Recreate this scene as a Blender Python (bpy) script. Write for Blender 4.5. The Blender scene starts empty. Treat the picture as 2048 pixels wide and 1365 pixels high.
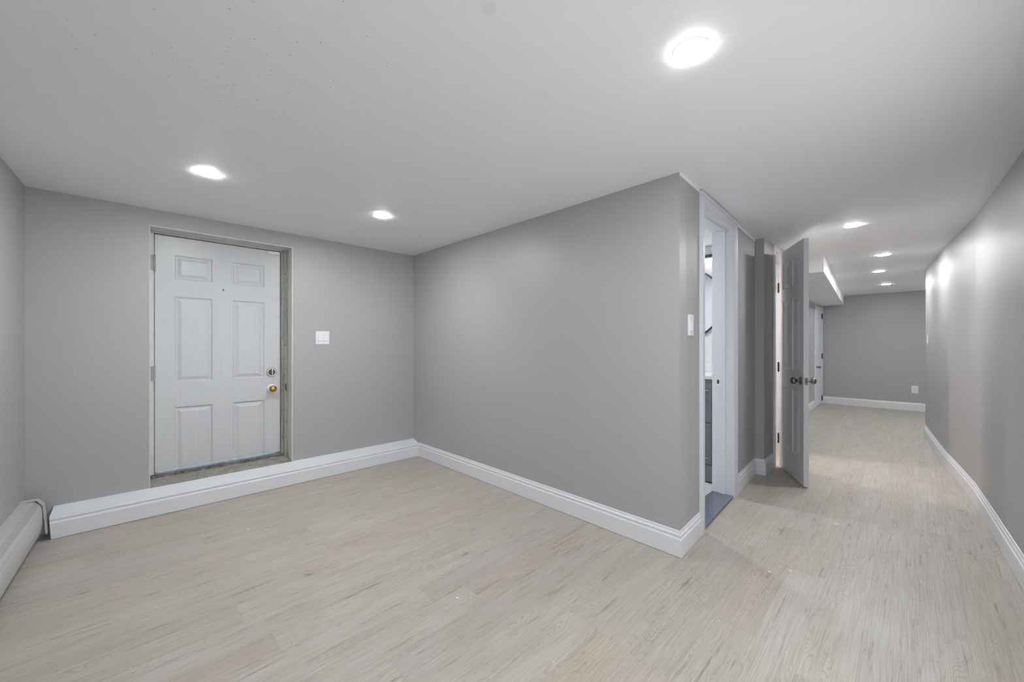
import bpy, bmesh, math, random
from mathutils import Vector, Matrix
PI = math.pi
S = bpy.context.scene
C = S.collection

# ------------------------------------------------------------------ camera, world, exposure
CAMZ = 1.165
H = 2.115
cam_d = bpy.data.cameras.new('camera'); cam = bpy.data.objects.new('camera', cam_d); C.objects.link(cam)
cam.location = (0, 0, CAMZ)
cam.rotation_euler = (PI/2, 0, -math.radians(44.4))
cam_d.sensor_width = 36.0; cam_d.lens = 777/2048*36
cam_d.shift_y = 7.5/2048
cam_d.clip_start = 0.02; cam_d.clip_end = 60
S.camera = cam

w = bpy.data.worlds.new('daylight'); S.world = w; w.use_nodes = True
nt = w.node_tree; bg = nt.nodes['Background']
sky = nt.nodes.new('ShaderNodeTexSky'); sky.sky_type = 'HOSEK_WILKIE'; sky.sun_direction = (0.2, 0.5, 0.8)
nt.links.new(sky.outputs[0], bg.inputs[0]); bg.inputs[1].default_value = 25.0

S.view_settings.view_transform = 'Standard'
S.view_settings.look = 'None'
S.view_settings.gamma = 1.0
S.view_settings.use_curve_mapping = False
S.view_settings.exposure = 0.80

LAMP = 268.0          # radiance of the downlight lenses
LAMP_COL = (0.965, 0.983, 1.0, 1)

def area_light(name, loc, size, power, tilt, yaw, col=(1, 1, 1)):
    l = bpy.data.lights.new(name, 'AREA'); l.shape = 'RECTANGLE'; l.size, l.size_y = size; l.energy = power; l.color = col
    o = bpy.data.objects.new(name, l); C.objects.link(o); o.location = loc
    o.rotation_euler = (math.radians(tilt), 0, math.radians(yaw)); return o
# added fill lights for a brighter ceiling: behind the viewer and in the nook
area_light('fill_light_rear', (0.87, -0.392, 1.02), (2.50, 1.24), 12.5, 90, 0, (0.93, 0.965, 1.0))
area_light('fill_light_nook', (8.5, -1.835, 1.22), (2.2, 1.2), 8, 90, 0, (0.93, 0.965, 1.0))

# ------------------------------------------------------------------ materials
def newmat(name):
    m = bpy.data.materials.new(name); m.use_nodes = True
    return m, m.node_tree, m.node_tree.nodes['Principled BSDF']
def node(nt, typ, **kw):
    n = nt.nodes.new(typ)
    for k, v in kw.items(): setattr(n, k, v)
    return n
def setin(n, **kw):
    for k, v in kw.items(): n.inputs[k].default_value = v
def mixc(nt, fac, a, b, blend='MIX'):
    n = node(nt, 'ShaderNodeMix', data_type='RGBA', blend_type=blend)
    for i, v in ((0, fac), (6, a), (7, b)):
        if hasattr(v, 'links'): nt.links.new(v, n.inputs[i])
        else: n.inputs[i].default_value = v if i == 0 else tuple(v)
    return n.outputs[2]
def mth(nt, op, a, b=None, c=None):
    n = node(nt, 'ShaderNodeMath', operation=op)
    for i, v in enumerate((a, b, c)):
        if v is None: continue
        if hasattr(v, 'links'): nt.links.new(v, n.inputs[i])
        else: n.inputs[i].default_value = v
    return n.outputs[0]
def mrange(nt, v, a, b, c=0.0, d=1.0):
    n = node(nt, 'ShaderNodeMapRange'); nt.links.new(v, n.inputs[0])
    for i, x in zip((1, 2, 3, 4), (a, b, c, d)): n.inputs[i].default_value = x
    return n.outputs[0]
def objco(nt, scale=(1, 1, 1)):
    t = node(nt, 'ShaderNodeTexCoord'); m = node(nt, 'ShaderNodeMapping')
    m.inputs['Scale'].default_value = scale
    nt.links.new(t.outputs['Object'], m.inputs[0]); return m.outputs[0]
def noise(nt, vec, scale, detail=3, rough=0.5, dist=0):
    n = node(nt, 'ShaderNodeTexNoise'); nt.links.new(vec, n.inputs['Vector'])
    setin(n, Scale=scale, Detail=detail, Roughness=rough, Distortion=dist); return n.outputs['Fac']
def bump(nt, p, h, strength=0.2, dist=0.002):
    b = node(nt, 'ShaderNodeBump'); nt.links.new(h, b.inputs['Height'])
    setin(b, Strength=strength, Distance=dist); nt.links.new(b.outputs[0], p.inputs['Normal'])

def paint(name, col, rough=0.5, var=0.03, bs=0.15, scale=180, spec=0.5, wave=0.0):
    m, nt, p = newmat(name); v = objco(nt)
    n1 = noise(nt, v, 1.3, 4)
    c2 = tuple(x*(1-var) for x in col[:3])+(1,)
    nt.links.new(mixc(nt, n1, tuple(col[:3])+(1,), c2), p.inputs['Base Color'])
    n2 = noise(nt, v, scale, 2)
    h = n2
    if wave:
        n3 = noise(nt, v, 1.6, 2)
        h = mth(nt, 'ADD', mth(nt, 'MULTIPLY', n3, wave), n2)
    bump(nt, p, h, bs, 0.0015)
    setin(p, Roughness=rough); p.inputs['Specular IOR Level'].default_value = spec
    return m
def metal(name, col, rough=0.3, var=0.2):
    m, nt, p = newmat(name); v = objco(nt)
    n1 = noise(nt, v, 40, 3)
    nt.links.new(mixc(nt, n1, tuple(col)+(1,), tuple(x*(1-var) for x in col)+(1,)), p.inputs['Base Color'])
    setin(p, Metallic=1.0, Roughness=rough); return m

WALL = (0.412, 0.413, 0.417)
M = {}
M['wall'] = paint('grey_wall_paint', WALL, 0.42, 0.04, 0.22, 160, 0.5)
M['wall_gloss'] = paint('grey_wall_paint_satin', WALL, 0.46, 0.04, 0.25, 150, 0.22, wave=5.0)
M['white'] = paint('white_trim_paint', (0.75, 0.762, 0.79), 0.36, 0.03, 0.03, 90)
M['white_wall'] = paint('white_bath_paint', (0.78, 0.78, 0.80), 0.5, 0.02, 0.1)
M['plastic'] = paint('white_plastic', (0.80, 0.80, 0.82), 0.3, 0.01, 0.02)
M['heater'] = paint('heater_enamel', (0.52, 0.52, 0.52), 0.35, 0.05, 0.02)
M['cut_edge'] = paint('blue_primed_edge', (0.12, 0.30, 0.42), 0.6, 0.2, 0.1)
M['dark'] = paint('dark_gap', (0.02, 0.02, 0.02), 0.8, 0.1, 0.05)
M['black'] = paint('black_frame', (0.012, 0.012, 0.018), 0.35, 0.1, 0.02)
M['vanity'] = paint('grey_cabinet_paint', (0.20, 0.215, 0.25), 0.4, 0.05, 0.03)
M['stone_white'] = paint('white_counter', (0.85, 0.85, 0.86), 0.15, 0.03, 0.0)
M['nickel'] = metal('satin_nickel', (0.27, 0.26, 0.245), 0.27)
M['hinge'] = metal('aged_hinge_metal', (0.17, 0.15, 0.13), 0.42, 0.5)
M['chrome'] = metal('chrome', (0.55, 0.55, 0.57), 0.25, 0.1)
M['brass'] = metal('worn_brass', (0.52, 0.32, 0.10), 0.22, 0.3)
M['mirror'] = metal('mirror_glass', (0.86, 0.91, 0.95), 0.02, 0.01)

def m_ceiling():
    m, nt, p = newmat('white_ceiling_paint'); v = objco(nt)
    base = mixc(nt, noise(nt, v, 1.0, 4), (0.88, 0.882, 0.886, 1), (0.86, 0.862, 0.866, 1))
    # dark spatter specks, denser in one area of the ceiling
    vo = node(nt, 'ShaderNodeTexVoronoi', voronoi_dimensions='2D'); nt.links.new(v, vo.inputs['Vector']); setin(vo, Scale=40.0)
    sep = node(nt, 'ShaderNodeSeparateColor'); nt.links.new(vo.outputs['Color'], sep.inputs[0])
    rad = mth(nt, 'MULTIPLY', sep.outputs[0], 0.078)
    spot = mth(nt, 'LESS_THAN', vo.outputs['Distance'], rad)
    keep = mth(nt, 'GREATER_THAN', sep.outputs[1], 0.66)
    # patch centre around (0.15, 1.35)
    d = node(nt, 'ShaderNodeVectorMath', operation='DISTANCE'); nt.links.new(v, d.inputs[0]); d.inputs[1].default_value = (0.27, 1.50, H)
    reg = mth(nt, 'LESS_THAN', mth(nt, 'ADD', d.outputs['Value'], mth(nt, 'MULTIPLY', sep.outputs[2], 0.55)), 0.62)
    f = mth(nt, 'MULTIPLY', mth(nt, 'MULTIPLY', spot, keep), reg)
    base = mixc(nt, mth(nt, 'MULTIPLY', f, 0.9), base, (0.05, 0.05, 0.05, 1))
    # one faint round stain
    d2 = node(nt, 'ShaderNodeVectorMath', operation='DISTANCE'); nt.links.new(v, d2.inputs[0]); d2.inputs[1].default_value = (0.72, 0.83, H)
    st = mth(nt, 'MULTIPLY', mrange(nt, mth(nt, 'ADD', d2.outputs['Value'], mth(nt, 'MULTIPLY', noise(nt, v, 25, 3), 0.04)), 0.035, 0.05, 1, 0), 0.12)
    base = mixc(nt, st, base, (0.45, 0.42, 0.36, 1))
    d3 = node(nt, 'ShaderNodeVectorMath', operation='DISTANCE'); nt.links.new(v, d3.inputs[0]); d3.inputs[1].default_value = (1.12, 0.967, H)
    st = mth(nt, 'MULTIPLY', mrange(nt, mth(nt, 'ADD', d3.outputs['Value'], mth(nt, 'MULTIPLY', noise(nt, v, 25, 3), 0.06)), 0.04, 0.055, 1, 0), 0.08)
    base = mixc(nt, st, base, (0.45, 0.42, 0.36, 1))
    nt.links.new(base, p.inputs['Base Color'])
    h = mth(nt, 'ADD', noise(nt, v, 130, 2), mth(nt, 'MULTIPLY', noise(nt, v, 2.2, 2), 3.0))
    bump(nt, p, h, 0.18, 0.0015)
    setin(p, Roughness=0.5); return m
M['ceiling'] = m_ceiling()

def m_floor():
    m, nt, p = newmat('pale_oak_planks')
    at = node(nt, 'ShaderNodeAttribute', attribute_name='plank'); sp = node(nt, 'ShaderNodeSeparateColor')
    nt.links.new(at.outputs['Color'], sp.inputs[0])
    tone, warm, seed = sp.outputs[0], sp.outputs[1], sp.outputs[2]
    uv = node(nt, 'ShaderNodeUVMap', uv_map='UVMap'); su = node(nt, 'ShaderNodeSeparateXYZ'); nt.links.new(uv.outputs[0], su.inputs[0])
    u, v = su.outputs[0], su.outputs[1]                        # metres inside the plank
    def vec(sx, sy, off):
        c = node(nt, 'ShaderNodeCombineXYZ')
        nt.links.new(mth(nt, 'ADD', mth(nt, 'MULTIPLY', u, sx), mth(nt, 'MULTIPLY', seed, 31.0+off)), c.inputs[0])
        nt.links.new(mth(nt, 'ADD', mth(nt, 'MULTIPLY', v, sy), mth(nt, 'MULTIPLY', seed, 57.0)), c.inputs[1])
        nt.links.new(mth(nt, 'MULTIPLY', seed, 19.0+off), c.inputs[2]); return c.outputs[0]
    light = (0.54, 0.512, 0.465, 1); grey = (0.46, 0.443, 0.405, 1); pink = (0.51, 0.427, 0.350, 1)
    base = mixc(nt, tone, light, grey)
    base = mixc(nt, warm, base, pink)
    patch = noise(nt, vec(1.6, 6.0, 3), 1.6, 3, 0.6)
    base = mixc(nt, mrange(nt, patch, 0.35, 0.7, 0, 0.5), base, (0.38, 0.34, 0.285, 1))
    # growth rings: contour lines of a stretched field
    fld = noise(nt, vec(1.5, 10.0, 0), 0.8, 2, 0.45)
    ring = mth(nt, 'SINE', mth(nt, 'MULTIPLY', fld, 290.0))
    rmask = mrange(nt, noise(nt, vec(2.5, 12.0, 9), 1.2, 2), 0.38, 0.62)
    base = mixc(nt, mth(nt, 'MULTIPLY', mrange(nt, ring, 0.15, 1.0, 0, 0.42), rmask), base, (0.30, 0.25, 0.19, 1))
    # fine straight fibre
    fib = noise(nt, vec(4.0, 240.0, 5), 1.0, 4, 0.6)
    base = mixc(nt, mrange(nt, fib, 0.42, 0.70, 0, 0.55), base, (0.30, 0.26, 0.21, 1))
    fib2 = noise(nt, vec(7.0, 330.0, 8), 1.0, 2, 0.5)
    base = mixc(nt, mrange(nt, fib2, 0.55, 0.75, 0, 0.30), base, (0.70, 0.67, 0.62, 1))
    # dark mineral streaks
    stn = noise(nt, vec(3.2, 36.0, 14), 1.0, 3, 0.65)
    base = mixc(nt, mrange(nt, stn, 0.61, 0.76, 0, 0.7), base, (0.20, 0.165, 0.13, 1))
    # knots
    vo = node(nt, 'ShaderNodeTexVoronoi', voronoi_dimensions='2D'); nt.links.new(vec(2.6, 5.0, 2), vo.inputs['Vector']); setin(vo, Scale=1.0)
    sv = node(nt, 'ShaderNodeSeparateColor'); nt.links.new(vo.outputs['Color'], sv.inputs[0])
    has = mth(nt, 'GREATER_THAN', sv.outputs[0], 0.80)
    size = mth(nt, 'MULTIPLY', sv.outputs[1], 0.9)
    kd = mth(nt, 'ADD', vo.outputs['Distance'], mth(nt, 'MULTIPLY', mth(nt, 'SUBTRACT', noise(nt, vec(30, 60, 4), 1.0, 3), 0.5), 0.09))
    kr = mth(nt, 'DIVIDE', kd, mth(nt, 'ADD', size, 0.35))
    kn = mth(nt, 'MULTIPLY', mrange(nt, kr, 0.0, 0.085, 0.62, 0), has)
    base = mixc(nt, kn, base, (0.15, 0.125, 0.10, 1))
    halo = mth(nt, 'MULTIPLY', mrange(nt, mth(nt, 'SINE', mth(nt, 'MULTIPLY', kd, 120.0)), 0.0, 1.0, 0, 0.32), mth(nt, 'MULTIPLY', mrange(nt, kd, 0.05, 0.34, 1, 0), has))
    base = mixc(nt, halo, base, (0.26, 0.21, 0.16, 1))
    # stray white paint flecks and dark grit
    o = objco(nt)
    v2 = node(nt, 'ShaderNodeTexVoronoi', voronoi_dimensions='2D'); nt.links.new(o, v2.inputs['Vector']); setin(v2, Scale=9.0)
    s2 = node(nt, 'ShaderNodeSeparateColor'); nt.links.new(v2.outputs['Color'], s2.inputs[0])
    fl = mth(nt, 'MULTIPLY', mth(nt, 'LESS_THAN', mth(nt, 'ADD', v2.outputs['Distance'], mth(nt, 'MULTIPLY', noise(nt, o, 120, 2), 0.03)), 0.035), mth(nt, 'GREATER_THAN', s2.outputs[0], 0.93))
    base = mixc(nt, mth(nt, 'MULTIPLY', fl, 0.8), base, (0.85, 0.85, 0.83, 1))
    fd = mth(nt, 'MULTIPLY', mth(nt, 'LESS_THAN', v2.outputs['Distance'], 0.018), mth(nt, 'LESS_THAN', s2.outputs[0], 0.06))
    base = mixc(nt, mth(nt, 'MULTIPLY', fd, 0.8), base, (0.03, 0.03, 0.03, 1))
    # paint scrapes at fixed spots
    for (px_, py_, sx_, sy_, rr_) in [(1.844, 2.819, 1, 0.6, 0.0065), (1.79, 2.693, 1, 0.6, 0.0065), (1.072, 1.454, 1, 0.6, 0.0065), (2.339, 0.5, 1, 0.6, 0.0065), (0.526, 2.909, 1, 0.6, 0.0065), (2.425, 0.428, 1, 0.6, 0.0065), (3.278, 0.329, 2.2, 0.5, 0.012), (4.339, 0.259, 1.5, 0.4, 0.011)]:
        mp = node(nt, 'ShaderNodeVectorMath', operation='MULTIPLY_ADD'); nt.links.new(o, mp.inputs[0]); mp.inputs[1].default_value = (sx_, sy_, 0); mp.inputs[2].default_value = (-px_*sx_, -py_*sy_, 0)
        ln_ = node(nt, 'ShaderNodeVectorMath', operation='LENGTH'); nt.links.new(mp.outputs[0], ln_.inputs[0])
        k_ = mth(nt, 'LESS_THAN', mth(nt, 'ADD', ln_.outputs['Value'], mth(nt, 'MULTIPLY', noise(nt, o, 260, 2), 0.004)), rr_)
        base = mixc(nt, mth(nt, 'MULTIPLY', k_, 0.85), base, (0.86, 0.86, 0.85, 1))
    # seams
    a2 = node(nt, 'ShaderNodeAttribute', attribute_name='extent'); s3 = node(nt, 'ShaderNodeSeparateColor'); nt.links.new(a2.outputs['Color'], s3.inputs[0])
    ev = mth(nt, 'MINIMUM', v, mth(nt, 'SUBTRACT', PW, v))
    eu = mth(nt, 'MINIMUM', u, mth(nt, 'SUBTRACT', mth(nt, 'MULTIPLY', s3.outputs[0], 2.0), u))
    e = mth(nt, 'MINIMUM', ev, eu)
    base = mixc(nt, mrange(nt, e, 0.0002, 0.0011, 0.22, 0), base, (0.14, 0.115, 0.09, 1))
    nt.links.new(base, p.inputs['Base Color'])
    hh = mth(nt, 'SUBTRACT', mrange(nt, e, 0.0, 0.0015, 0, 0.5), mth(nt, 'MULTIPLY', fib, 0.35))
    bump(nt, p, hh, 0.30, 0.0012)
    nt.links.new(mrange(nt, fib, 0.3, 0.7, 0.42, 0.55), p.inputs['Roughness'])
    p.inputs['Specular IOR Level'].default_value = 0.45
    return m
PW = 0.152
M['floor'] = m_floor()

def m_grime(name, c1, c2, c3, sx=(6, 6, 2.0)):
    m, nt, p = newmat(name); v = objco(nt, sx); v2 = objco(nt)
    n1 = noise(nt, v, 2.0, 6, 0.7); n2 = noise(nt, v2, 45, 4, 0.7)
    b = mixc(nt, mrange(nt, n1, 0.40, 0.62), c1, c2)
    b = mixc(nt, mrange(nt, n2, 0.55, 0.68, 0, 0.8), b, c3)
    nt.links.new(b, p.inputs['Base Color']); bump(nt, p, n2, 0.5, 0.003); setin(p, Roughness=0.75); return m
M['jamb'] = m_grime('dirty_wood_jamb', (0.46, 0.455, 0.425, 1), (0.30, 0.29, 0.26, 1), (0.17, 0.155, 0.13, 1), (14, 14, 1.2))
M['reveal'] = m_grime('rough_plaster_reveal', (0.66, 0.66, 0.63, 1), (0.58, 0.58, 0.545, 1), (0.50, 0.49, 0.45, 1), (5, 5, 1.5))
M['sill'] = m_grime('old_concrete_sill', (0.33, 0.32, 0.29, 1), (0.22, 0.21, 0.18, 1), (0.50, 0.49, 0.46, 1), (8, 8, 8))
M['threshold_wood'] = m_grime('worn_threshold_wood', (0.24, 0.21, 0.17, 1), (0.10, 0.08, 0.06, 1), (0.38, 0.36, 0.33, 1), (8, 8, 8))
M['marble'] = m_grime('grey_marble', (0.17, 0.18, 0.23, 1), (0.13, 0.14, 0.18, 1), (0.24, 0.25, 0.30, 1), (3, 3, 3))
M['marble'].node_tree.nodes['Principled BSDF'].inputs['Roughness'].default_value = 0.3
M['tile'] = m_grime('white_floor_tile', (0.75, 0.75, 0.75, 1), (0.68, 0.69, 0.70, 1), (0.72, 0.72, 0.72, 1), (3, 3, 3))
M['outside'] = m_grime('outdoor_concrete', (0.5, 0.5, 0.5, 1), (0.4, 0.4, 0.4, 1), (0.3, 0.3, 0.3, 1), (3, 3, 3))
def m_ext_door():
    m, nt, p = newmat('old_white_door_paint'); v = objco(nt, (1, 1, 1)); vs = objco(nt, (30, 30, 1.2))
    b = mixc(nt, noise(nt, vs, 2.0, 4), (0.61, 0.62, 0.635, 1), (0.53, 0.54, 0.555, 1))
    st = mrange(nt, noise(nt, v, 6.0, 5, 0.7), 0.58, 0.80, 0, 0.35)
    b = mixc(nt, st, b, (0.50, 0.49, 0.46, 1))
    nt.links.new(b, p.inputs['Base Color']); bump(nt, p, noise(nt, vs, 8.0, 3), 0.12, 0.002); setin(p, Roughness=0.35); return m
M['ext_door'] = m_ext_door()
def m_grille():
    m, nt, p = newmat('perforated_heater_top')
    uv = node(nt, 'ShaderNodeUVMap', uv_map='UVMap'); su = node(nt, 'ShaderNodeSeparateXYZ'); nt.links.new(uv.outputs[0], su.inputs[0])
    def cell(x, w_, off=0.0):
        return mth(nt, 'SUBTRACT', mth(nt, 'FRACT', mth(nt, 'ADD', mth(nt, 'DIVIDE', x, w_), off)), 0.5)
    a = mth(nt, 'ABSOLUTE', cell(su.outputs[0], 0.0095)); b = mth(nt, 'ABSOLUTE', cell(su.outputs[1], 0.0062))
    hole = mth(nt, 'MULTIPLY', mth(nt, 'LESS_THAN', a, 0.27), mth(nt, 'LESS_THAN', b, 0.22))
    nt.links.new(mixc(nt, hole, (0.52, 0.52, 0.52, 1), (0.02, 0.02, 0.02, 1)), p.inputs['Base Color'])
    bump(nt, p, mth(nt, 'SUBTRACT', 1.0, hole), 0.6, 0.002)
    setin(p, Roughness=0.35); return m
M['grille'] = m_grille()
def m_emit(name, col, s):
    m = bpy.data.materials.new(name); m.use_nodes = True; nt = m.node_tree
    nt.nodes.remove(nt.nodes['Principled BSDF']); e = nt.nodes.new('ShaderNodeEmission')
    e.inputs[0].default_value = col; e.inputs[1].default_value = s
    nt.links.new(e.outputs[0], nt.nodes['Material Output'].inputs[0]); return m
M['lens'] = m_emit('downlight_lens', LAMP_COL, LAMP)
M['lens_hall'] = m_emit('hall_downlight_lens', LAMP_COL, LAMP*0.95)
M['lens_bath'] = m_emit('bath_lens', (0.93, 0.95, 1.0, 1), LAMP*1.1)
M['lens_closet'] = m_emit('closet_lens', (1.0, 0.84, 0.77, 1), LAMP*1.8)
M['tube'] = m_emit('vanity_tube', (0.97, 0.98, 1.0, 1), 3.0)

# ------------------------------------------------------------------ mesh helpers
def obj(name, bm, mat, parent=None, loc=(0, 0, 0), rotz=0, smooth=False, bevel=0):
    bmesh.ops.recalc_face_normals(bm, faces=bm.faces[:])
    me = bpy.data.meshes.new(name); bm.to_mesh(me); bm.free()
    o = bpy.data.objects.new(name, me); C.objects.link(o)
    me.materials.append(M[mat] if isinstance(mat, str) else mat)
    o.location = loc; o.rotation_euler = (0, 0, rotz)
    if parent: o.parent = parent
    if smooth:
        for p in me.polygons: p.use_smooth = True
    if bevel:
        b = o.modifiers.new('edge', 'BEVEL'); b.width = bevel; b.segments = 2; b.limit_method = 'ANGLE'
    return o
def thing(name, label, cat, loc=(0, 0, 0), rotz=0, group=None):
    o = bpy.data.objects.new(name, None); C.objects.link(o); o.empty_display_size = 0.1
    o.location = loc; o.rotation_euler = (0, 0, rotz); o['label'] = label; o['category'] = cat
    if group: o['group'] = group
    return o
def tag(o, label, cat, group=None):
    o['label'] = label; o['category'] = cat
    if group: o['group'] = group
    return o
def struct(o, label=None, cat=None):
    o['kind'] = 'structure'
    if label: o['label'] = label
    if cat: o['category'] = cat
    return o
def box(bm, x0, x1, y0, y1, z0, z1):
    v = [bm.verts.new((x, y, z)) for z in (z0, z1) for x, y in ((x0, y0), (x1, y0), (x1, y1), (x0, y1))]
    for f in ((0, 3, 2, 1), (4, 5, 6, 7), (0, 1, 5, 4), (1, 2, 6, 5), (2, 3, 7, 6), (3, 0, 4, 7)):
        bm.faces.new([v[i] for i in f])
def prism(bm, pts, z0, z1):
    """vertical prism over a plan polygon"""
    a = [bm.verts.new((x, y, z0)) for x, y in pts]; b = [bm.verts.new((x, y, z1)) for x, y in pts]
    bm.faces.new(a[::-1]); bm.faces.new(b); n = len(pts)
    for i in range(n): bm.faces.new((a[i], a[(i+1) % n], b[(i+1) % n], b[i]))
def boxes(*bs):
    bm = bmesh.new()
    for b in bs: box(bm, *b)
    return bm
def prisms(*ps):
    bm = bmesh.new()
    for p in ps: prism(bm, *p)
    return bm
def band(pts, t, side=1):
    """plan polygon of a band of width t left (side=1) of an open polyline, mitred"""
    off = []
    n = len(pts)
    for i in range(n):
        d = []
        if i > 0: d.append((Vector(pts[i])-Vector(pts[i-1])).normalized())
        if i < n-1: d.append((Vector(pts[i+1])-Vector(pts[i])).normalized())
        nn = [Vector((-q.y, q.x))*side for q in d]
        m = sum(nn, Vector((0, 0)))
        m = m.normalized(); k = t/max(0.2, m.dot(nn[0]))
        off.append((pts[i][0]+m.x*k, pts[i][1]+m.y*k))
    return off
def sweep(profile, pts, side, bm=None):
    """sweep a closed (d, z) profile along a plan polyline; d is measured off the line on `side`"""
    bm = bm or bmesh.new(); rings = []
    cache = {}
    for d, z in profile:
        if d not in cache: cache[d] = band(pts, d, side) if abs(d) > 1e-9 else list(pts)
    for i in range(len(pts)):
        rings.append([bm.verts.new((cache[d][i][0], cache[d][i][1], z)) for d, z in profile])
    n = len(profile)
    for i in range(len(pts)-1):
        for k in range(n): bm.faces.new((rings[i][k], rings[i][(k+1) % n], rings[i+1][(k+1) % n], rings[i+1][k]))
    bm.faces.new(rings[0]); bm.faces.new(rings[-1][::-1])
    return bm
def lathe(bm, prof, axis='z', at=(0, 0, 0), seg=28):
    """prof: (radius, height) list, revolved round an axis ('z', 'y', '-y', 'x')"""
    rings = []
    for r, h in prof:
        ring = []
        for k in range(seg):
            a = 2*PI*k/seg; c, s = r*math.cos(a), r*math.sin(a)
            p = {'z': (c, s, h), 'y': (c, h, s), '-y': (c, -h, s), 'x': (h, c, s), '-x': (-h, c, s)}[axis]
            ring.append(bm.verts.new((p[0]+at[0], p[1]+at[1], p[2]+at[2])))
        rings.append(ring)
    for a, b in zip(rings, rings[1:]):
        for k in range(seg): bm.faces.new((a[k], a[(k+1) % seg], b[(k+1) % seg], b[k]))
    bm.faces.new(rings[0][::-1]); bm.faces.new(rings[-1])
def panel_leaf(W, Hh, T, cols, rows, both=True, cut_bottom=False):
    """six-panel door leaf: x 0..W, y 0..T (front at y=0 facing -y), z 0..Hh; moulded raised panels"""
    bm = bmesh.new()
    xs = sorted({0, W, *[c for p in cols for c in p]}); zs = sorted({0, Hh, *[c for p in rows for c in p]})
    steps = [(0.0, 0.0), (0.009, 0.009), (0.018, 0.009), (0.040, 0.001)]
    def side(y, sg):
        for i in range(len(xs)-1):
            for j in range(len(zs)-1):
                x0, x1, z0, z1 = xs[i], xs[i+1], zs[j], zs[j+1]
                if (x0, x1) in cols and (z0, z1) in rows:
                    cut = cut_bottom and j == 0
                    prev = None
                    for o, d in steps:
                        zb = z0 if cut else z0+o
                        r = [bm.verts.new((a, y+sg*d, b)) for a, b in ((x0+o, zb), (x1-o, zb), (x1-o, z1-o), (x0+o, z1-o))]
                        if prev:
                            for k in range(4):
                                if cut and k == 0: continue
                                bm.faces.new((prev[k], prev[(k+1) % 4], r[(k+1) % 4], r[k]))
                        prev = r
                    bm.faces.new(prev)
                else:
                    bm.faces.new([bm.verts.new(q) for q in ((x0, y, z0), (x1, y, z0), (x1, y, z1), (x0, y, z1))])
    side(0, 1)
    side(T, -1)
    for q in (((0, 0, 0), (0, T, 0), (0, T, Hh), (0, 0, Hh)), ((W, 0, 0), (W, T, 0), (W, T, Hh), (W, 0, Hh)),
              ((0, 0, 0), (W, 0, 0), (W, T, 0), (0, T, 0)), ((0, 0, Hh), (W, 0, Hh), (W, T, Hh), (0, T, Hh))):
        bm.faces.new([bm.verts.new(p) for p in q])
    bmesh.ops.remove_doubles(bm, verts=bm.verts[:], dist=0.0002)
    return bm

# ------------------------------------------------------------------ plan
XL0, XL1 = -0.456, -0.602           # left wall at the back corner / near the camera
YB = 3.70                           # back wall
XP = 2.15                           # face of the partition wall
def yw(x): return 0.880+(x-XP)*0.050  # hall wall face
RW = [(-0.62, -0.47), (1.6, -0.435), (2.9, -0.398), (3.7, -0.372), (4.45, -0.345), (5.0, -0.302), (5.5, -0.256), (6.3, -0.205), (7.25, -0.150)]
XF = 9.86                           # far wall

# floor: one mesh, each plank a face with its own tone
def floor():
    rnd = random.Random(11)
    me = bpy.data.meshes.new('floor')
    verts, faces, uvs, cols, ext = [], [], [], [], []
    y_edge = 0.889
    fixed = {0: 1.350, -6: 2.30, 5: 0.41, 11: 0.44, -1: 1.35}
    r0 = int(math.floor((-1.9-y_edge)/PW)); r1 = int(math.ceil((3.9-y_edge)/PW))
    joints = {-1: 1.351, -7: 2.33, 5: 0.405, 10: 0.44, 8: 0.62, 13: 0.30, 2: 1.9, -3: 3.0, -5: 2.9}
    for r in range(r0, r1):
        y0 = y_edge+r*PW; y1 = y0+PW
        L = 1.22
        off = joints.get(r, rnd.uniform(0, L))
        x = off-L*math.ceil((off+0.8)/L)
        while x < XF+0.2:
            i = len(verts)
            verts += [(x, y0, 0), (x+L, y0, 0), (x+L, y1, 0), (x, y1, 0)]
            faces.append((i, i+1, i+2, i+3))
            uvs += [(0, 0), (L, 0), (L, PW), (0, PW)]
            tone = rnd.random(); warm = max(0.0, rnd.random()-0.32)*(1.0 if y0 > 0.9 else 0.75)
            if abs(x+L-1.351) < 0.02 and r == -1: warm = 0.8
            if abs(x-0.405) < 0.02 and r == 5: warm, tone = 0.0, 0.0
            sd = rnd.random()
            cols += [(tone, warm, sd, 1)]*4; ext += [(L/2, 0, 0, 1)]*4
            x += L
    me.from_pydata(verts, [], faces)
    ul = me.uv_layers.new(name='UVMap')
    for k, q in enumerate(uvs): ul.data[k].uv = q
    a = me.color_attributes.new('plank', 'FLOAT_COLOR', 'CORNER'); b = me.color_attributes.new('extent', 'FLOAT_COLOR', 'CORNER')
    for k in range(len(cols)): a.data[k].color = cols[k]; b.data[k].color = ext[k]
    me.materials.append(M['floor'])
    o = bpy.data.objects.new('floor', me); C.objects.link(o); struct(o, 'pale oak plank floor running along the hall', 'floor')
floor()

struct(obj('ceiling', boxes((-0.9, XF+0.3, -2.1, 4.2, H, H+0.12)), 'ceiling'), 'smooth white ceiling with dark specks', 'ceiling')

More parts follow.
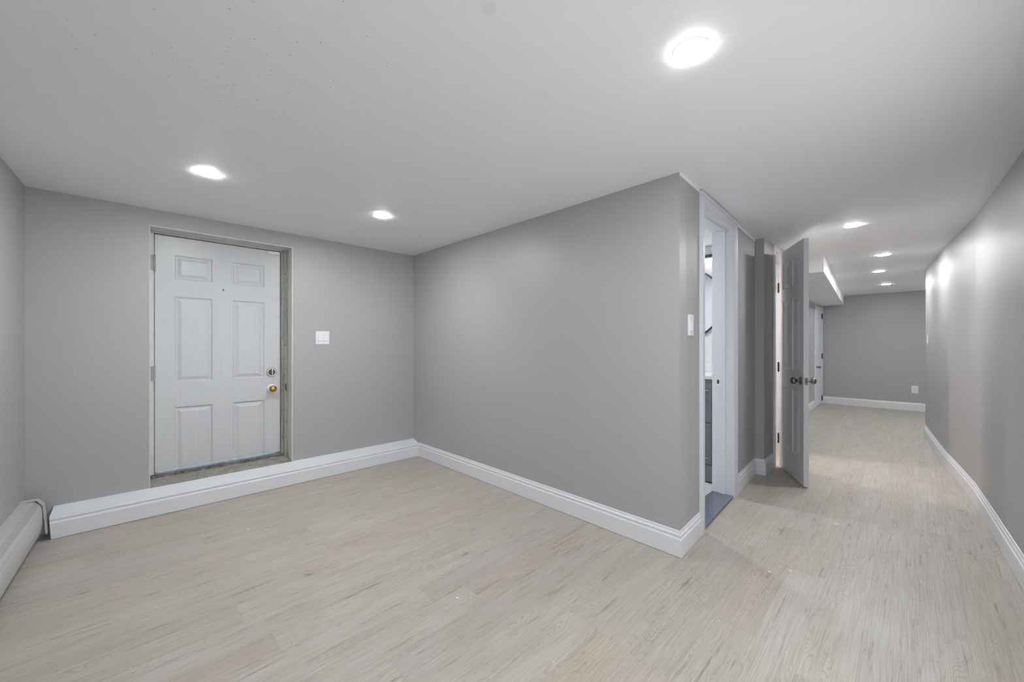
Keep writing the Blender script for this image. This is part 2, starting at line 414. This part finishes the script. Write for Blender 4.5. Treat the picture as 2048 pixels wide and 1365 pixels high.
# back wall with the raised outside door opening
OX0, OX1, OZ0, OZ1 = 0.0895, 0.987, 0.170, 2.000
TB = 0.24
struct(obj('wall_back', boxes((-0.75, OX0, YB, YB+TB, -0.05, H), (OX1, 2.35, YB, YB+TB, -0.05, H),
     (OX0, OX1, YB, YB+TB, OZ1, H), (OX0, OX1, YB, YB+TB, -0.05, 0.10)), 'wall'), 'grey painted wall holding the old outside door', 'wall')
struct(obj('wall_left', prisms(([(XL0, YB), (XL1, -0.48), (XL1-0.15, -0.48), (XL0-0.15, YB)], -0.05, H)), 'wall'), 'grey wall above the heater', 'wall')
pts = RW; off = band(pts, 0.12, -1)
struct(obj('wall_right', prisms(*[([pts[i], pts[i+1], off[i+1], off[i]], -0.05, H) for i in range(len(pts)-1)]), 'wall_gloss'), 'long shiny grey hall wall, slightly bent', 'wall')
struct(obj('wall_partition', prisms(([(XP, 0.880), (XP, YB), (XP+0.10, YB), (XP+0.10, 0.885)], -0.05, H)), 'wall'), 'plain grey partition wall', 'wall')
# hall wall: short piece at the corner, bathroom door, recess, pier
TH = 0.12
BX0, BX1, BZ = 2.560, 3.270, 2.045
def hallseg(x0, x1, z0=-0.05, z1=H): return ([(x0, yw(x0)), (x1, yw(x1)), (x1, yw(x1)+TH), (x0, yw(x0)+TH)], z0, z1)
struct(obj('wall_hall', prisms(hallseg(XP+0.10, BX0-0.018), hallseg(BX1+0.018, 4.02), hallseg(BX0-0.018, BX1+0.018, BZ+0.018, H)), 'wall_gloss'), 'grey hall wall around the bathroom doorway', 'wall')
DX0, DX1 = 4.395, 5.060
struct(obj('wall_pier', boxes((4.02, DX0-0.02, 0.900, 1.10, -0.05, H), (DX1+0.02, 5.22, 0.900, 1.02, -0.05, H), (DX0-0.02, DX1+0.02, 0.900, 1.02, 2.068, H)), 'wall_gloss'), 'grey pier beside the open closet door', 'wall')
struct(obj('wall_hall_far', boxes((5.22, XF+0.1, 1.22, 1.32, -0.05, H), (5.22, 5.30, 1.02, 1.22, -0.05, H)), 'wall'), 'grey far part of the left hall wall', 'wall')
struct(obj('wall_far', boxes((XF, XF+0.12, -2.0, 1.22, -0.05, H)), 'wall'), 'grey end wall of the hall', 'wall')
struct(obj('wall_side_nook', boxes((7.13, XF+0.1, -1.95, -1.85, -0.05, H), (7.05, 7.13, -1.95, -0.27, -0.05, H)), 'wall'), 'grey wall of the nook past the hall corner', 'wall')
struct(obj('wall_rear', boxes((-0.9, -0.60, -0.62, -0.40, -0.05, H)), 'wall'), 'grey wall corner behind the viewer', 'wall')

# added frames around the two fill lights, out of view, no openings behind
def fill_frame(name, x0, x1, y, yb, z0, z1, n, label):
    t = 0.045
    bs = [(x0-t, x1+t, yb, y, z0-t, z0), (x0-t, x1+t, yb, y, z1, z1+t), (x0-t, x0, yb, y, z0, z1), (x1, x1+t, yb, y, z0, z1)]
    o = struct(obj(name, boxes(*bs), 'white'), label, 'added frame')
    obj('frame_bar', boxes(*[(x0+(x1-x0)*k/n-0.015, x0+(x1-x0)*k/n+0.015, y-0.006, y, z0, z1) for k in range(1, n)]), 'white', o)
fill_frame('fill_frame_1', -0.385, 2.125, -0.380, -0.47, 0.395, 1.645, 3, 'wide white frame added around the fill light behind the viewer')
fill_frame('fill_frame_2', 7.395, 9.605, -1.822, -1.86, 0.615, 1.825, 2, 'white frame added around the fill light in the nook past the hall corner')

# soffit box at the far left
sf = [(5.22, 0.628), (7.43, 0.750), (8.62, 0.818), (XF, 0.882)]
bm = bmesh.new(); prism(bm, sf+[(XF, 1.22), (5.22, 1.22)], 1.938, H)
struct(obj('trim_1', bm, 'ceiling'), 'white boxed soffit under the ceiling at the far left', 'soffit')

# bathroom shell
struct(obj('wall_bathroom', boxes((XP+0.10, XP+0.13, 1.04, 2.75, 0, H), (3.965, 4.02, 1.10, 2.75, 0, H), (XP+0.10, 4.02, 2.75, 2.85, 0, H)), 'white_wall'), 'white bathroom walls', 'wall')
def bseg(x0, x1, z0, z1): return ([(x0, yw(x0)+TH), (x1, yw(x1)+TH), (x1, yw(x1)+TH+0.02), (x0, yw(x0)+TH+0.02)], z0, z1)
struct(obj('wall_bathroom_door_side', prisms(bseg(XP+0.13, BX0-0.018, 0, H), bseg(BX1+0.018, 3.965, 0, H), bseg(BX0-0.018, BX1+0.018, BZ+0.018, H)), 'white_wall'), 'white bathroom wall beside its doorway', 'wall')
struct(obj('floor_bathroom', boxes((XP+0.10, 4.0, 1.075, 2.75, 0.0005, 0.010)), 'tile'), 'white tiled bathroom floor', 'floor')
struct(obj('trim_2', prisms(([(BX0, yw(BX0)-0.004), (BX1, yw(BX1)-0.004), (BX1, 1.085), (BX0, 1.085)], 0.0005, 0.014)), 'marble', bevel=0.003), 'grey marble threshold in the bathroom doorway', 'threshold')
# closet shell
struct(obj('wall_closet', boxes((DX0-0.375, DX0-0.33, 1.10, 2.75, 0, H), (DX0-0.33, DX0-0.02, 1.10, 1.12, 0, H), (5.30, 5.36, 1.32, 2.75, 0, H), (5.295, 5.30, 1.02, 1.32, 0, H), (4.02, 5.36, 2.75, 2.85, 0, H), (DX1+0.02, 5.295, 1.02, 1.03, 0, H), (5.28, 5.296, 1.03, 1.34, 0, H)), 'white_wall'), 'white closet walls behind the open door', 'wall')

# ------------------------------------------------------------------ baseboards
BBP = [(0, 0.0025), (0.015, 0.0025), (0.015, 0.096), (0.013, 0.101), (0.0085, 0.103), (0.0080, 0.110), (0.0115, 0.116), (0.0105, 0.123), (0.0050, 0.128), (0.005, 0.136), (0.003, 0.142), (0, 0.143)]
def bb(name, pts, side, label, prof=BBP, mat='white'):
    return struct(obj(name, sweep(prof, pts, side), mat), label, 'baseboard')
YF = 3.578
bb('baseboard_partition', [(XP, YF+0.001), (XP, 0.8799), (2.483, yw(2.483)-0.0001)], -1, 'white moulded baseboard round the partition corner')
bb('baseboard_recess', [(3.348, yw(3.348)), (4.02, yw(4.02)), (4.02, 0.900), (4.335, 0.900)], -1, 'white baseboard in the recess and round the pier')
bb('baseboard_right', RW[::-1][0:1]+RW[::-1][1:], -1, 'white baseboard along the long right hall wall')
bb('baseboard_far', [(XF, 1.20), (XF, -1.84)], -1, 'white baseboard across the hall end wall', [(0, 0), (0.015, 0), (0.015, 0.112), (0.006, 0.125), (0.003, 0.140), (0, 0.140)])
bb('baseboard_hall_far', [(5.30, 1.22), (8.99, 1.22)], -1, 'white baseboard before the far hall door')
# back baseboard: stands proud of the wall, its top board slopes back to the wall
pb = [(0.0, 0.003), (0.122, 0.003), (0.122, 0.096), (0.119, 0.101), (0.114, 0.103), (0.113, 0.110), (0.117, 0.115), (0.1165, 0.122), (0.110, 0.126), (0.107, 0.134), (0.0, 0.166)]
bbk = bb('baseboard_back', [(-0.330, YB-0.0005), (XP-0.0005, YB-0.0005)], -1, 'deep white baseboard ledge along the back wall under the door', pb)
for q in bbk.data.vertices:                      # its left end is cut back at the top
    if q.co.x < 0: q.co.x = -0.343-0.006*(q.co.z/0.1)+(0.010 if q.co.y > YB-0.01 else 0)
bm = bmesh.new()
box(bm, -0.3485, -0.3445, 3.583, 3.60, 0.0, 0.098)
struct(obj('trim_9', bm, 'cut_edge'), 'blue primed cut end of the back baseboard', 'trim')
# thin white caulk line under the ceiling along the hall
for nm, x0, x1 in (('trim_3', XP, 2.484), ('trim_4', 3.35, 4.02)):
    struct(obj(nm, prisms(([(x0, yw(x0)-0.003), (x1, yw(x1)-0.003), (x1, yw(x1)), (x0, yw(x0))], H-0.020, H)), 'ceiling'), 'white paint strip where hall wall meets ceiling', 'trim')

# ------------------------------------------------------------------ bathroom door casing and jambs
def cas_leg(xi, xo, lean=0.0):
    """casing leg with a stepped profile; xi inner edge, xo outer edge"""
    s = 1 if xo > xi else -1; wd = abs(xo-xi); bm = bmesh.new()
    prof = [(0, 0), (0, 0.009), (0.006, 0.013), (0.040, 0.014), (0.046, 0.017), (wd-0.008, 0.019), (wd, 0.015), (wd, 0)]
    lo, hi = [], []
    for d, t in prof:
        x = xi+s*d; lo.append(bm.verts.new((x+lean/2, yw(x)-t, 0))); hi.append(bm.verts.new((x-lean/2, yw(x)-t, BZ+0.004)))
    n = len(prof); bm.faces.new(lo); bm.faces.new(hi[::-1])
    for i in range(n): bm.faces.new((lo[i], lo[(i+1) % n], hi[(i+1) % n], hi[i]))
    return bm
fr = struct(thing('trim_5', 'white moulded casing and jambs of the bathroom doorway', 'door frame', (0, 0, 0)), None)
obj('casing', cas_leg(BX0-0.004, 2.484), 'white', fr)
obj('casing', cas_leg(BX1+0.004, 3.346), 'white', fr)
bm = bmesh.new()
x0, x1 = 2.483, 3.347
prism(bm, [(x0, yw(x0)-0.015), (x1, yw(x1)-0.015), (x1, yw(x1)), (x0, yw(x0))], BZ+0.004, BZ+0.062)
prism(bm, [(x0-0.001, yw(x0)-0.020), (x1+0.001, yw(x1)-0.020), (x1+0.001, yw(x1)-0.001), (x0-0.001, yw(x0)-0.001)], BZ+0.040, BZ+0.061)
obj('head_casing', bm, 'white', fr)
ji = 1.085
obj('jamb', prisms(([(BX0-0.018, yw(BX0)), (BX0, yw(BX0)), (BX0, ji), (BX0-0.018, ji)], 0, BZ)), 'white', fr)
jr = obj('jamb', prisms(([(BX1, yw(BX1)), (BX1+0.018, yw(BX1)), (BX1+0.018, ji), (BX1, ji)], 0, BZ)), 'white', fr)
obj('head_jamb', prisms(([(BX0-0.018, yw(BX0)), (BX1+0.018, yw(BX1)), (BX1+0.018, ji), (BX0-0.018, ji)], BZ, BZ+0.018)), 'white', fr)
ys = yw(BX1)+0.052
obj('door_stop', boxes((BX1-0.011, BX1, ys, ys+0.035, 0.014, BZ), (BX0, BX0+0.011, ys-0.03, ys+0.005, 0.014, BZ), (BX0, BX1, ys-0.012, ys+0.022, BZ-0.011, BZ)), 'white', fr)
bm = boxes((BX1-0.0015, BX1+0.001, ys+0.041, ys+0.066, 0.848, 0.904)); sp_ = obj('strike_plate', bm, 'plastic', fr)
obj('latch_hole', boxes((BX1-0.0025, BX1-0.001, ys+0.045, ys+0.060, 0.861, 0.892)), 'hinge', sp_)

# ------------------------------------------------------------------ outside door (short, old, six-panel)
YD = 3.862
fo = struct(thing('trim_6', 'dirty worn wooden frame of the outside door', 'door frame', (0, 0, 0)), None)
obj('jamb', boxes((OX0, 0.1165, 3.852, YB+TB, 0.19, OZ1), (0.1165, 0.135, 3.907, YB+TB, 0.221, OZ1)), 'reveal', fo)
obj('jamb', boxes((0.937, OX1, 3.848, YB+TB, 0.19, OZ1), (0.955, OX1, 3.815, 3.848, 0.19, OZ1-0.004), (0.916, 0.937, 3.907, YB+TB, 0.221, OZ1)), 'jamb', fo)
obj('head_jamb', boxes((0.1165, 0.937, 3.852, YB+TB, 1.982, OZ1), (0.135, 0.916, 3.907, YB+TB, 1.960, 1.982)), 'reveal', fo)
bm = bmesh.new()   # plaster reveals: thin skins inside the opening
box(bm, OX0-0.002, OX0+0.003, YB-0.001, 3.852, 0.165, OZ1)
box(bm, OX1-0.006, OX1+0.002, YB-0.001, 3.848, 0.165, OZ1)
box(bm, OX0, OX1, YB-0.001, 3.852, OZ1-0.006, OZ1+0.002)
struct(obj('trim_7', bm, 'reveal'), 'rough cream plaster reveal around the outside door', 'trim')
bm = bmesh.new()   # concrete sill sloping to the room
for (ya, za), (yb, zb) in (((YB-0.004, 0.168), (3.835, 0.192)),):
    v = [bm.verts.new(p) for p in ((OX0, ya, 0.10), (OX1, ya, 0.10), (OX1, yb, 0.10), (OX0, yb, 0.10), (OX0, ya, za), (OX1, ya, za), (OX1, yb, zb), (OX0, yb, zb))]
    for f in ((0, 3, 2, 1), (4, 5, 6, 7), (0, 1, 5, 4), (1, 2, 6, 5), (2, 3, 7, 6), (3, 0, 4, 7)): bm.faces.new([v[i] for i in f])
struct(obj('trim_8', bm, 'sill'), 'crumbling concrete sill in front of the outside door', 'sill')
bm = bmesh.new(); box(bm, OX0, OX1, 3.835, YB+TB, 0.10, 0.217)
struct(obj('trim_10', bm, 'threshold_wood', bevel=0.004), 'worn wooden threshold under the outside door', 'threshold')
DW, DH = 0.8105, 1.748
d1 = struct(thing('door_1', 'old short white six-panel outside door with brass knob', 'door', (0.1215, YD, 0.228)), None)
cols = [(0.109, 0.337), (0.470, 0.692)]
rows = [(0.0, 0.466), (0.655, 1.300), (1.432, 1.612)]
obj('door_leaf', panel_leaf(DW, DH, 0.042, cols, rows, cut_bottom=True), 'ext_door', d1)
# hinges on the left
for z in (1.535, 0.725):
    hg = bmesh.new(); box(hg, -0.024, -0.004, -0.012, -0.006, z-0.055, z+0.055); lathe(hg, [(0.006, z-0.06), (0.006, z+0.06)], 'z', (-0.002, -0.010, 0), 12)
    obj('hinge', hg, 'jamb', d1)
# deadbolt
db = bmesh.new(); lathe(db, [(0.038, 0), (0.038, 0.006), (0.033, 0.011), (0.0305, 0.011)], '-y', (0.744, 0, 0.700), 40); dbo = obj('deadbolt', db, 'chrome', d1, smooth=False)
q = bmesh.new(); lathe(q, [(0.028, 0.011), (0.027, 0.014)], '-y', (0.744, 0, 0.700), 32); obj('deadbolt_face', q, 'hinge', dbo)
q = bmesh.new(); box(q, 0.739, 0.749, -0.034, -0.013, 0.676, 0.724); obj('thumb_turn', q, 'chrome', dbo, bevel=0.003)
# knob: pale rosette, brass ball
q = bmesh.new(); lathe(q, [(0.036, 0), (0.036, 0.004), (0.030, 0.009), (0.014, 0.012)], '-y', (0.744, 0, 0.560), 40); ro = obj('rosette', q, 'plastic', d1)
q = bmesh.new(); lathe(q, [(0.011, 0.010), (0.011, 0.030), (0.016, 0.036), (0.026, 0.046), (0.0285, 0.056), (0.026, 0.066), (0.019, 0.072), (0.012, 0.073)], '-y', (0.744, 0, 0.560), 40); kb = obj('door_knob', q, 'brass', d1, smooth=True)
kb['label'] = 'worn brass knob'
q = bmesh.new(); lathe(q, [(0.008, 0), (0.007, 0.003)], '-y', (0.407, 0, 1.378), 20); pe = obj('peephole', q, 'chrome', d1)
q = bmesh.new(); lathe(q, [(0.0045, 0.003), (0.0042, 0.0036)], '-y', (0.407, 0, 1.378), 16); obj('peephole_lens', q, 'black', pe)
obj('contact_sensor', boxes((0.715, 0.805, -0.010, 0.0, 1.722, 1.746)), 'plastic', d1, bevel=0.002)
obj('frame_latch', boxes((OX1-0.028, OX1-0.020, 3.806, 3.817, 0.765, 0.825)), 'hinge', fo)
# outside ground seen through the gap under the door
struct(obj('floor_outside', boxes((-1.0, 2.5, YB+TB, 8, 0.10, 0.205)), 'outside'), 'concrete ground outside', 'floor')

# ------------------------------------------------------------------ open closet door
hx, hy = 4.436, 0.868
fxp, fyp = 3.900, 0.597
ang = math.atan2(fyp-hy, fxp-hx); LW = math.hypot(fxp-hx, fyp-hy); LT = 0.035
# local x runs hinge -> free edge, local y must point away from the visible face
d2 = struct(thing('door_2', 'white six-panel closet door standing open in the hall', 'door', (hx, hy, 0.012), ang), None)
c2 = [(0.095, 0.265), (0.340, LW-0.095)]
r2 = [(0.215, 0.765), (0.935, 1.555), (1.665, 1.895)]
lf = obj('door_leaf', panel_leaf(LW, 2.020, LT, c2, r2), 'white', d2)
# visible face normal is (-.46,.89): local -y rotated by ang -> check and mirror if needed
n = Matrix.Rotation(ang, 2) @ Vector((0, -1))
MS = 1 if n.y > 0 else -1
lf.scale.y = MS
def side_boxes(x0, x1, a, b, z0, z1):
    return (x0, x1, min(a*MS, b*MS), max(a*MS, b*MS), z0, z1)
for z in (0.255, 0.94, 1.70):
    hb = bmesh.new()
    box(hb, -0.036, 0.0, *sorted((MS*0.002, MS*0.005)), z-0.045, z+0.045)
    lathe(hb, [(0.007, z-0.047), (0.007, z+0.047)], 'z', (-0.016, -MS*0.004, 0), 12)
    obj('hinge', hb, 'hinge', d2)
kz, kx = 0.855, LW-0.062
for sgn, y0 in ((-1, 0.0), (1, LT)):
    q = bmesh.new(); ax = 'y' if sgn*MS > 0 else '-y'
    lathe(q, [(0.033, 0), (0.033, 0.004), (0.026, 0.009), (0.012, 0.011), (0.011, 0.026), (0.017, 0.033), (0.0255, 0.042), (0.028, 0.052), (0.026, 0.062), (0.018, 0.069), (0.006, 0.071)], ax, (kx, MS*y0, kz), 40)
    obj('door_knob', q, 'nickel', d2, smooth=True)
lp = obj('latch_plate', boxes(side_boxes(LW-0.0005, LW+0.0015, 0.005, 0.030, kz-0.029, kz+0.029)), 'chrome', d2)
obj('latch_bolt', boxes(side_boxes(LW+0.001, LW+0.009, 0.012, 0.023, kz-0.010, kz+0.010)), 'nickel', lp, bevel=0.003)
for dz in (-0.021, 0.021):
    q = bmesh.new(); lathe(q, [(0.0032, LW+0.0015), (0.003, LW+0.0022)], 'x', (0, MS*0.0175, kz+dz), 12); obj('screw', q, 'hinge', lp)
fc = struct(thing('trim_11', 'white jambs and casing of the closet doorway', 'door frame', (0, 0, 0)), None)
obj('jamb', boxes((DX0-0.02, DX0, 0.900, 1.12, 0, 2.05)), 'white', fc)
obj('jamb', boxes((DX1, DX1+0.02, 0.900, 1.03, 0, 2.05)), 'white', fc)
obj('head_jamb', boxes((DX0-0.02, DX1+0.02, 0.900, 1.03, 2.05, 2.068)), 'white', fc)
obj('casing', boxes((DX0-0.052, DX0-0.005, 0.885, 0.900, 0, 2.056)), 'white', fc, bevel=0.003)
obj('casing', boxes((DX1+0.005, DX1+0.062, 0.885, 0.900, 0, 2.056)), 'white', fc, bevel=0.003)
obj('head_casing', boxes((DX0-0.052, DX1+0.062, 0.885, 0.900, 2.056, H-0.001)), 'white', fc, bevel=0.003)

# ------------------------------------------------------------------ far closed door in the left hall wall
d3 = struct(thing('door_3', 'closed white door at the far end of the left hall wall', 'door', (9.07, 1.2135, 0.01)), None)
obj('door_leaf', panel_leaf(0.70, 1.90, 0.006, [(0.09, 0.31), (0.39, 0.61)], [(0.2, 0.74), (0.90, 1.42), (1.53, 1.78)]) if False else boxes((0, 0.70, -0.004, 0.006, 0, 1.885)), 'white', d3)
for z in (0.10, 0.93, 1.72):
    obj('hinge', boxes((0.695, 0.712, -0.022, -0.004, z-0.05, z+0.05)), 'black', d3)
q = bmesh.new(); lathe(q, [(0.030, 0), (0.028, 0.006), (0.010, 0.009), (0.010, 0.030), (0.022, 0.040), (0.026, 0.050), (0.020, 0.062), (0.006, 0.065)], '-y', (0.10, -0.004, 0.735), 28)
obj('door_knob', q, 'nickel', d3, smooth=True)
ff = struct(thing('trim_12', 'white casing around the far hall door', 'door frame', (0, 0, 0)), None)
obj('casing', boxes((9.00, 9.065, 1.195, 1.22, 0, 1.936)), 'white', ff, bevel=0.003)
obj('casing', boxes((9.785, 9.843, 1.195, 1.22, 0, 1.936)), 'white', ff, bevel=0.003)

# ------------------------------------------------------------------ switches and outlet
def rocker_plate(name, label, cat, loc, rotz, gangs, prof=0.006, h=0.117):
    wd = 0.070 if gangs == 1 else 0.116
    t = thing(name, label, cat, loc, rotz)            # local: x along wall, -y out of the wall
    obj('cover_plate', boxes((-wd/2, wd/2, -prof, 0, -h/2, h/2)), 'plastic', t, bevel=0.0025)
    for g in range(gangs):
        cx = (g-(gangs-1)/2)*0.046
        f = obj('switch_frame', boxes((cx-0.0172, cx+0.0172, -prof-0.0012, -prof+0.001, -0.034, 0.034)), 'plastic', t, bevel=0.0008)
        bm = bmesh.new()
        v = [bm.verts.new(p) for p in ((cx-0.0145, -prof-0.001, -0.031), (cx+0.0145, -prof-0.001, -0.031), (cx+0.0145, -prof-0.001, 0.031), (cx-0.0145, -prof-0.001, 0.031),
                                       (cx-0.0145, -prof-0.0062, -0.0295), (cx+0.0145, -prof-0.0062, -0.0295), (cx+0.0145, -prof-0.0018, 0.0300), (cx-0.0145, -prof-0.0018, 0.0300))]
        for fc_ in ((0, 3, 2, 1), (4, 5, 6, 7), (0, 1, 5, 4), (1, 2, 6, 5), (2, 3, 7, 6), (3, 0, 4, 7)): bm.faces.new([v[i] for i in fc_])
        obj('rocker', bm, 'plastic', f)
    return t
rocker_plate('light_switch', 'white double rocker switch on the wall right of the old door', 'light switch', (1.230, YB, 1.228), 0, 2)
rocker_plate('light_switch', 'white single rocker switch on the narrow corner wall beside the bathroom doorway', 'light switch', (2.310, yw(2.310), 1.278), math.atan(0.05), 1, 0.012, 0.122)
rocker_plate('light_switch', 'small white switch at the far end of the long right wall', 'light switch', (6.98, -0.1656, 1.228), PI+math.atan2(0.055, 0.95), 1)
t = thing('wall_outlet', 'white duplex outlet low on the grey end wall', 'outlet', (XF, -0.075, 0.375), -PI/2)
obj('cover_plate', boxes((-0.042, 0.042, -0.006, 0, -0.064, 0.064)), 'plastic', t, bevel=0.002)
for z in (-0.020, 0.020):
    r_ = obj('receptacle', boxes((-0.017, 0.017, -0.009, -0.005, z-0.014, z+0.014)), 'plastic', t, bevel=0.003)
    obj('slot', boxes((-0.008, -0.0055, -0.0095, -0.0085, z-0.004, z+0.006), (0.0055, 0.008, -0.0095, -0.0085, z-0.004, z+0.006), (-0.002, 0.002, -0.0095, -0.0085, z-0.011, z-0.007)), 'dark', r_)

# ------------------------------------------------------------------ baseboard heater along the left wall
la = math.atan2(XL0-XL1, YB+0.48)
ht = thing('baseboard_heater', 'white metal baseboard heater with perforated top along the left wall', 'heater', (XL0, YB, 0), -la)
# local: -y runs towards the viewer, +x into the room
y1_, y0_ = -0.105, -3.3
def hsweep(prof, ya, yb):
    bm = bmesh.new(); a = [bm.verts.new((x, ya, z)) for x, z in prof]; b = [bm.verts.new((x, yb, z)) for x, z in prof]
    n = len(prof)
    for i in range(n): bm.faces.new((a[i], a[(i+1) % n], b[(i+1) % n], b[i]))
    bm.faces.new(a); bm.faces.new(b[::-1]); return bm
HB = [(0.001, 0.060), (0.001, 0.250), (0.056, 0.246), (0.056, 0.2440), (0.003, 0.2475), (0.003, 0.060)]
obj('back_panel', hsweep(HB, y0_, y1_), 'heater', ht)
front = [(0.0775, 0.2235), (0.0835, 0.205), (0.0855, 0.190), (0.0830, 0.186), (0.0870, 0.170), (0.0845, 0.166), (0.0880, 0.145), (0.0855, 0.141), (0.0875, 0.118), (0.0855, 0.095), (0.0800, 0.060), (0.070, 0.052), (0.070, 0.055), (0.078, 0.062), (0.0850, 0.117), (0.0755, 0.2215)]
obj('front_cover', hsweep(front, y0_, y1_), 'heater', ht)
me = bpy.data.meshes.new('perforated_top')
A = [(0.056, 0.246), (0.0775, 0.2235)]; ln = math.hypot(0.0215, 0.0225)
vs = []
for (x, z) in A:
    for dd in (0.0, 0.0015): vs += [(x-dd, y0_, z-dd), (x-dd, y1_, z-dd)]
me.from_pydata(vs, [], [(0, 1, 5, 4), (2, 6, 7, 3), (0, 4, 6, 2), (1, 3, 7, 5), (0, 2, 3, 1), (4, 5, 7, 6)])
ul = me.uv_layers.new(name='UVMap')
for poly in me.polygons:
    for li in poly.loop_indices:
        vi = me.loops[li].vertex_index; c = me.vertices[vi].co
        ul.data[li].uv = ((c.y-y0_), 0.0 if vi < 4 else ln)
me.materials.append(M['grille']); o = bpy.data.objects.new('perforated_top', me); C.objects.link(o); o.parent = ht
obj('heating_core', boxes((0.010, 0.072, y0_, y1_, 0.080, 0.190)), 'dark', ht)
cap = [(0.0, 0.050), (0.0, 0.2540), (0.066, 0.2560), (0.090, 0.2200), (0.1050, 0.050), (0.101, 0.040), (0.098, 0.050), (0.085, 0.2170), (0.063, 0.2505), (0.004, 0.2490), (0.004, 0.050)]
ec = obj('end_cap', hsweep(cap, y1_-0.026, y1_+0.012), 'heater', ht)
obj('end_plate', hsweep([(0.0, 0.050), (0.0, 0.2540), (0.066, 0.2560), (0.090, 0.2200), (0.1050, 0.050), (0.101, 0.040)], y1_+0.012, y1_+0.015), 'heater', ec)

# ------------------------------------------------------------------ recessed downlights
def downlight(x, y, label, lens='lens', parent_group='round recessed ceiling lights'):
    t = thing('ceiling_light', label, 'ceiling light', (x, y, H), 0, parent_group)
    q = bmesh.new()
    seg = 48; R = [(0.0513, 0.0), (0.0560, 0.0), (0.0557, -0.0005), (0.0540, -0.0009), (0.0520, -0.0010), (0.0513, -0.0010)]
    rings = [[q.verts.new((r*math.cos(2*PI*k/seg), r*math.sin(2*PI*k/seg), z)) for k in range(seg)] for r, z in R]
    for i in range(len(R)):
        a, b = rings[i], rings[(i+1) % len(R)]
        for k in range(seg): q.faces.new((a[k], a[(k+1) % seg], b[(k+1) % seg], b[k]))
    obj('trim_ring', q, 'plastic', t, smooth=True)
    q = bmesh.new(); lathe(q, [(0.0515, -0.0002), (0.0515, -0.0019), (0.044, -0.0033), (0.012, -0.0040)], 'z', (0, 0, 0), 28)
    obj('lens', q, lens, t)
    return t
for x, y, lb in ((1.287, 0.491, 'large round ceiling light nearest the viewer at top right'),
                 (0.303, 2.716, 'round ceiling light in front of the old outside door'),
                 (1.315, 2.717, 'round ceiling light near the corner of the back and partition walls'),
                 (4.098, 0.310, 'first round ceiling light inside the hall, above the open door'),
                 (5.671, 0.186, 'second round ceiling light in the hall, beside the soffit'),
                 (6.902, 0.269, 'third round ceiling light in the hall, leftmost of the far three'),
                 (8.464, 0.250, 'farthest round ceiling light, closest to the hall end wall')):
    downlight(x, y, lb, 'lens_hall' if x > 3 else 'lens')
downlight(3.10, 1.85, 'round ceiling light inside the bathroom', 'lens_bath')
downlight(4.72, 1.95, 'round ceiling light inside the closet', 'lens_closet')

# ------------------------------------------------------------------ bathroom furniture
vx = 3.435
v = thing('bathroom_vanity', 'grey bathroom vanity cabinet with white top seen through the doorway', 'vanity', (vx, 1.14, 0.010))
obj('cabinet_body', boxes((0.018, 0.525, 0.0, 0.90, 0.012, 0.865)), 'vanity', v, bevel=0.002)
obj('toe_board', boxes((0.001, 0.018, 0.0, 0.90, 0.012, 0.150)), 'vanity', v, bevel=0.002)
obj('foot_rail', boxes((0.020, 0.52, 0.01, 0.89, 0.0, 0.012)), 'black', v)
for k in range(2):
    for z0, z1, zh in ((0.156, 0.500, 0.215), (0.506, 0.858, 0.775)):
        dr = obj('drawer', boxes((0.0, 0.018, 0.006+k*0.446, 0.448+k*0.446, z0, z1)), 'vanity', v, bevel=0.002)
        hd = bmesh.new(); a = 0.02+k*0.446
        box(hd, -0.028, -0.020, a, a+0.14, zh-0.005, zh+0.005); box(hd, -0.021, 0.0, a+0.01, a+0.018, zh-0.004, zh+0.004); box(hd, -0.021, 0.0, a+0.122, a+0.13, zh-0.004, zh+0.004)
        obj('handle', hd, 'chrome', dr, bevel=0.001)
obj('countertop', boxes((-0.012, 0.527, -0.015, 0.915, 0.866, 0.898)), 'stone_white', v, bevel=0.004)
obj('backsplash', boxes((0.507, 0.527, -0.015, 0.915, 0.898, 0.975)), 'stone_white', v, bevel=0.003)
mr = thing('wall_mirror', 'round bathroom mirror with thin black frame above the vanity', 'mirror', (3.962, 1.56, 1.566))
q = bmesh.new(); lathe(q, [(0.335, 0.0), (0.335, 0.014)], '-x', (0, 0, 0), 96); obj('mirror_glass', q, 'mirror', mr)
q = bmesh.new(); seg = 96; R = [(0.335, 0.0), (0.347, 0.0), (0.347, 0.024), (0.335, 0.024)]
rings = [[q.verts.new((-h_, r*math.cos(2*PI*k/seg), r*math.sin(2*PI*k/seg))) for k in range(seg)] for r, h_ in R]
for i in range(4):
    a, b = rings[i], rings[(i+1) % 4]
    for k in range(seg): q.faces.new((a[k], a[(k+1) % seg], b[(k+1) % seg], b[k]))
obj('mirror_frame', q, 'black', mr)
vl = thing('vanity_light', 'bar light with black back bar above the round mirror', 'wall light', (3.965, 1.56, 1.985))
obj('back_bar', boxes((-0.045, 0.0, -0.32, 0.32, 0.012, 0.040)), 'black', vl, bevel=0.003)
q = bmesh.new(); lathe(q, [(0.016, -0.34), (0.016, 0.34)], 'y', (-0.045, 0, -0.014), 20); obj('light_tube', q, 'tube', vl)
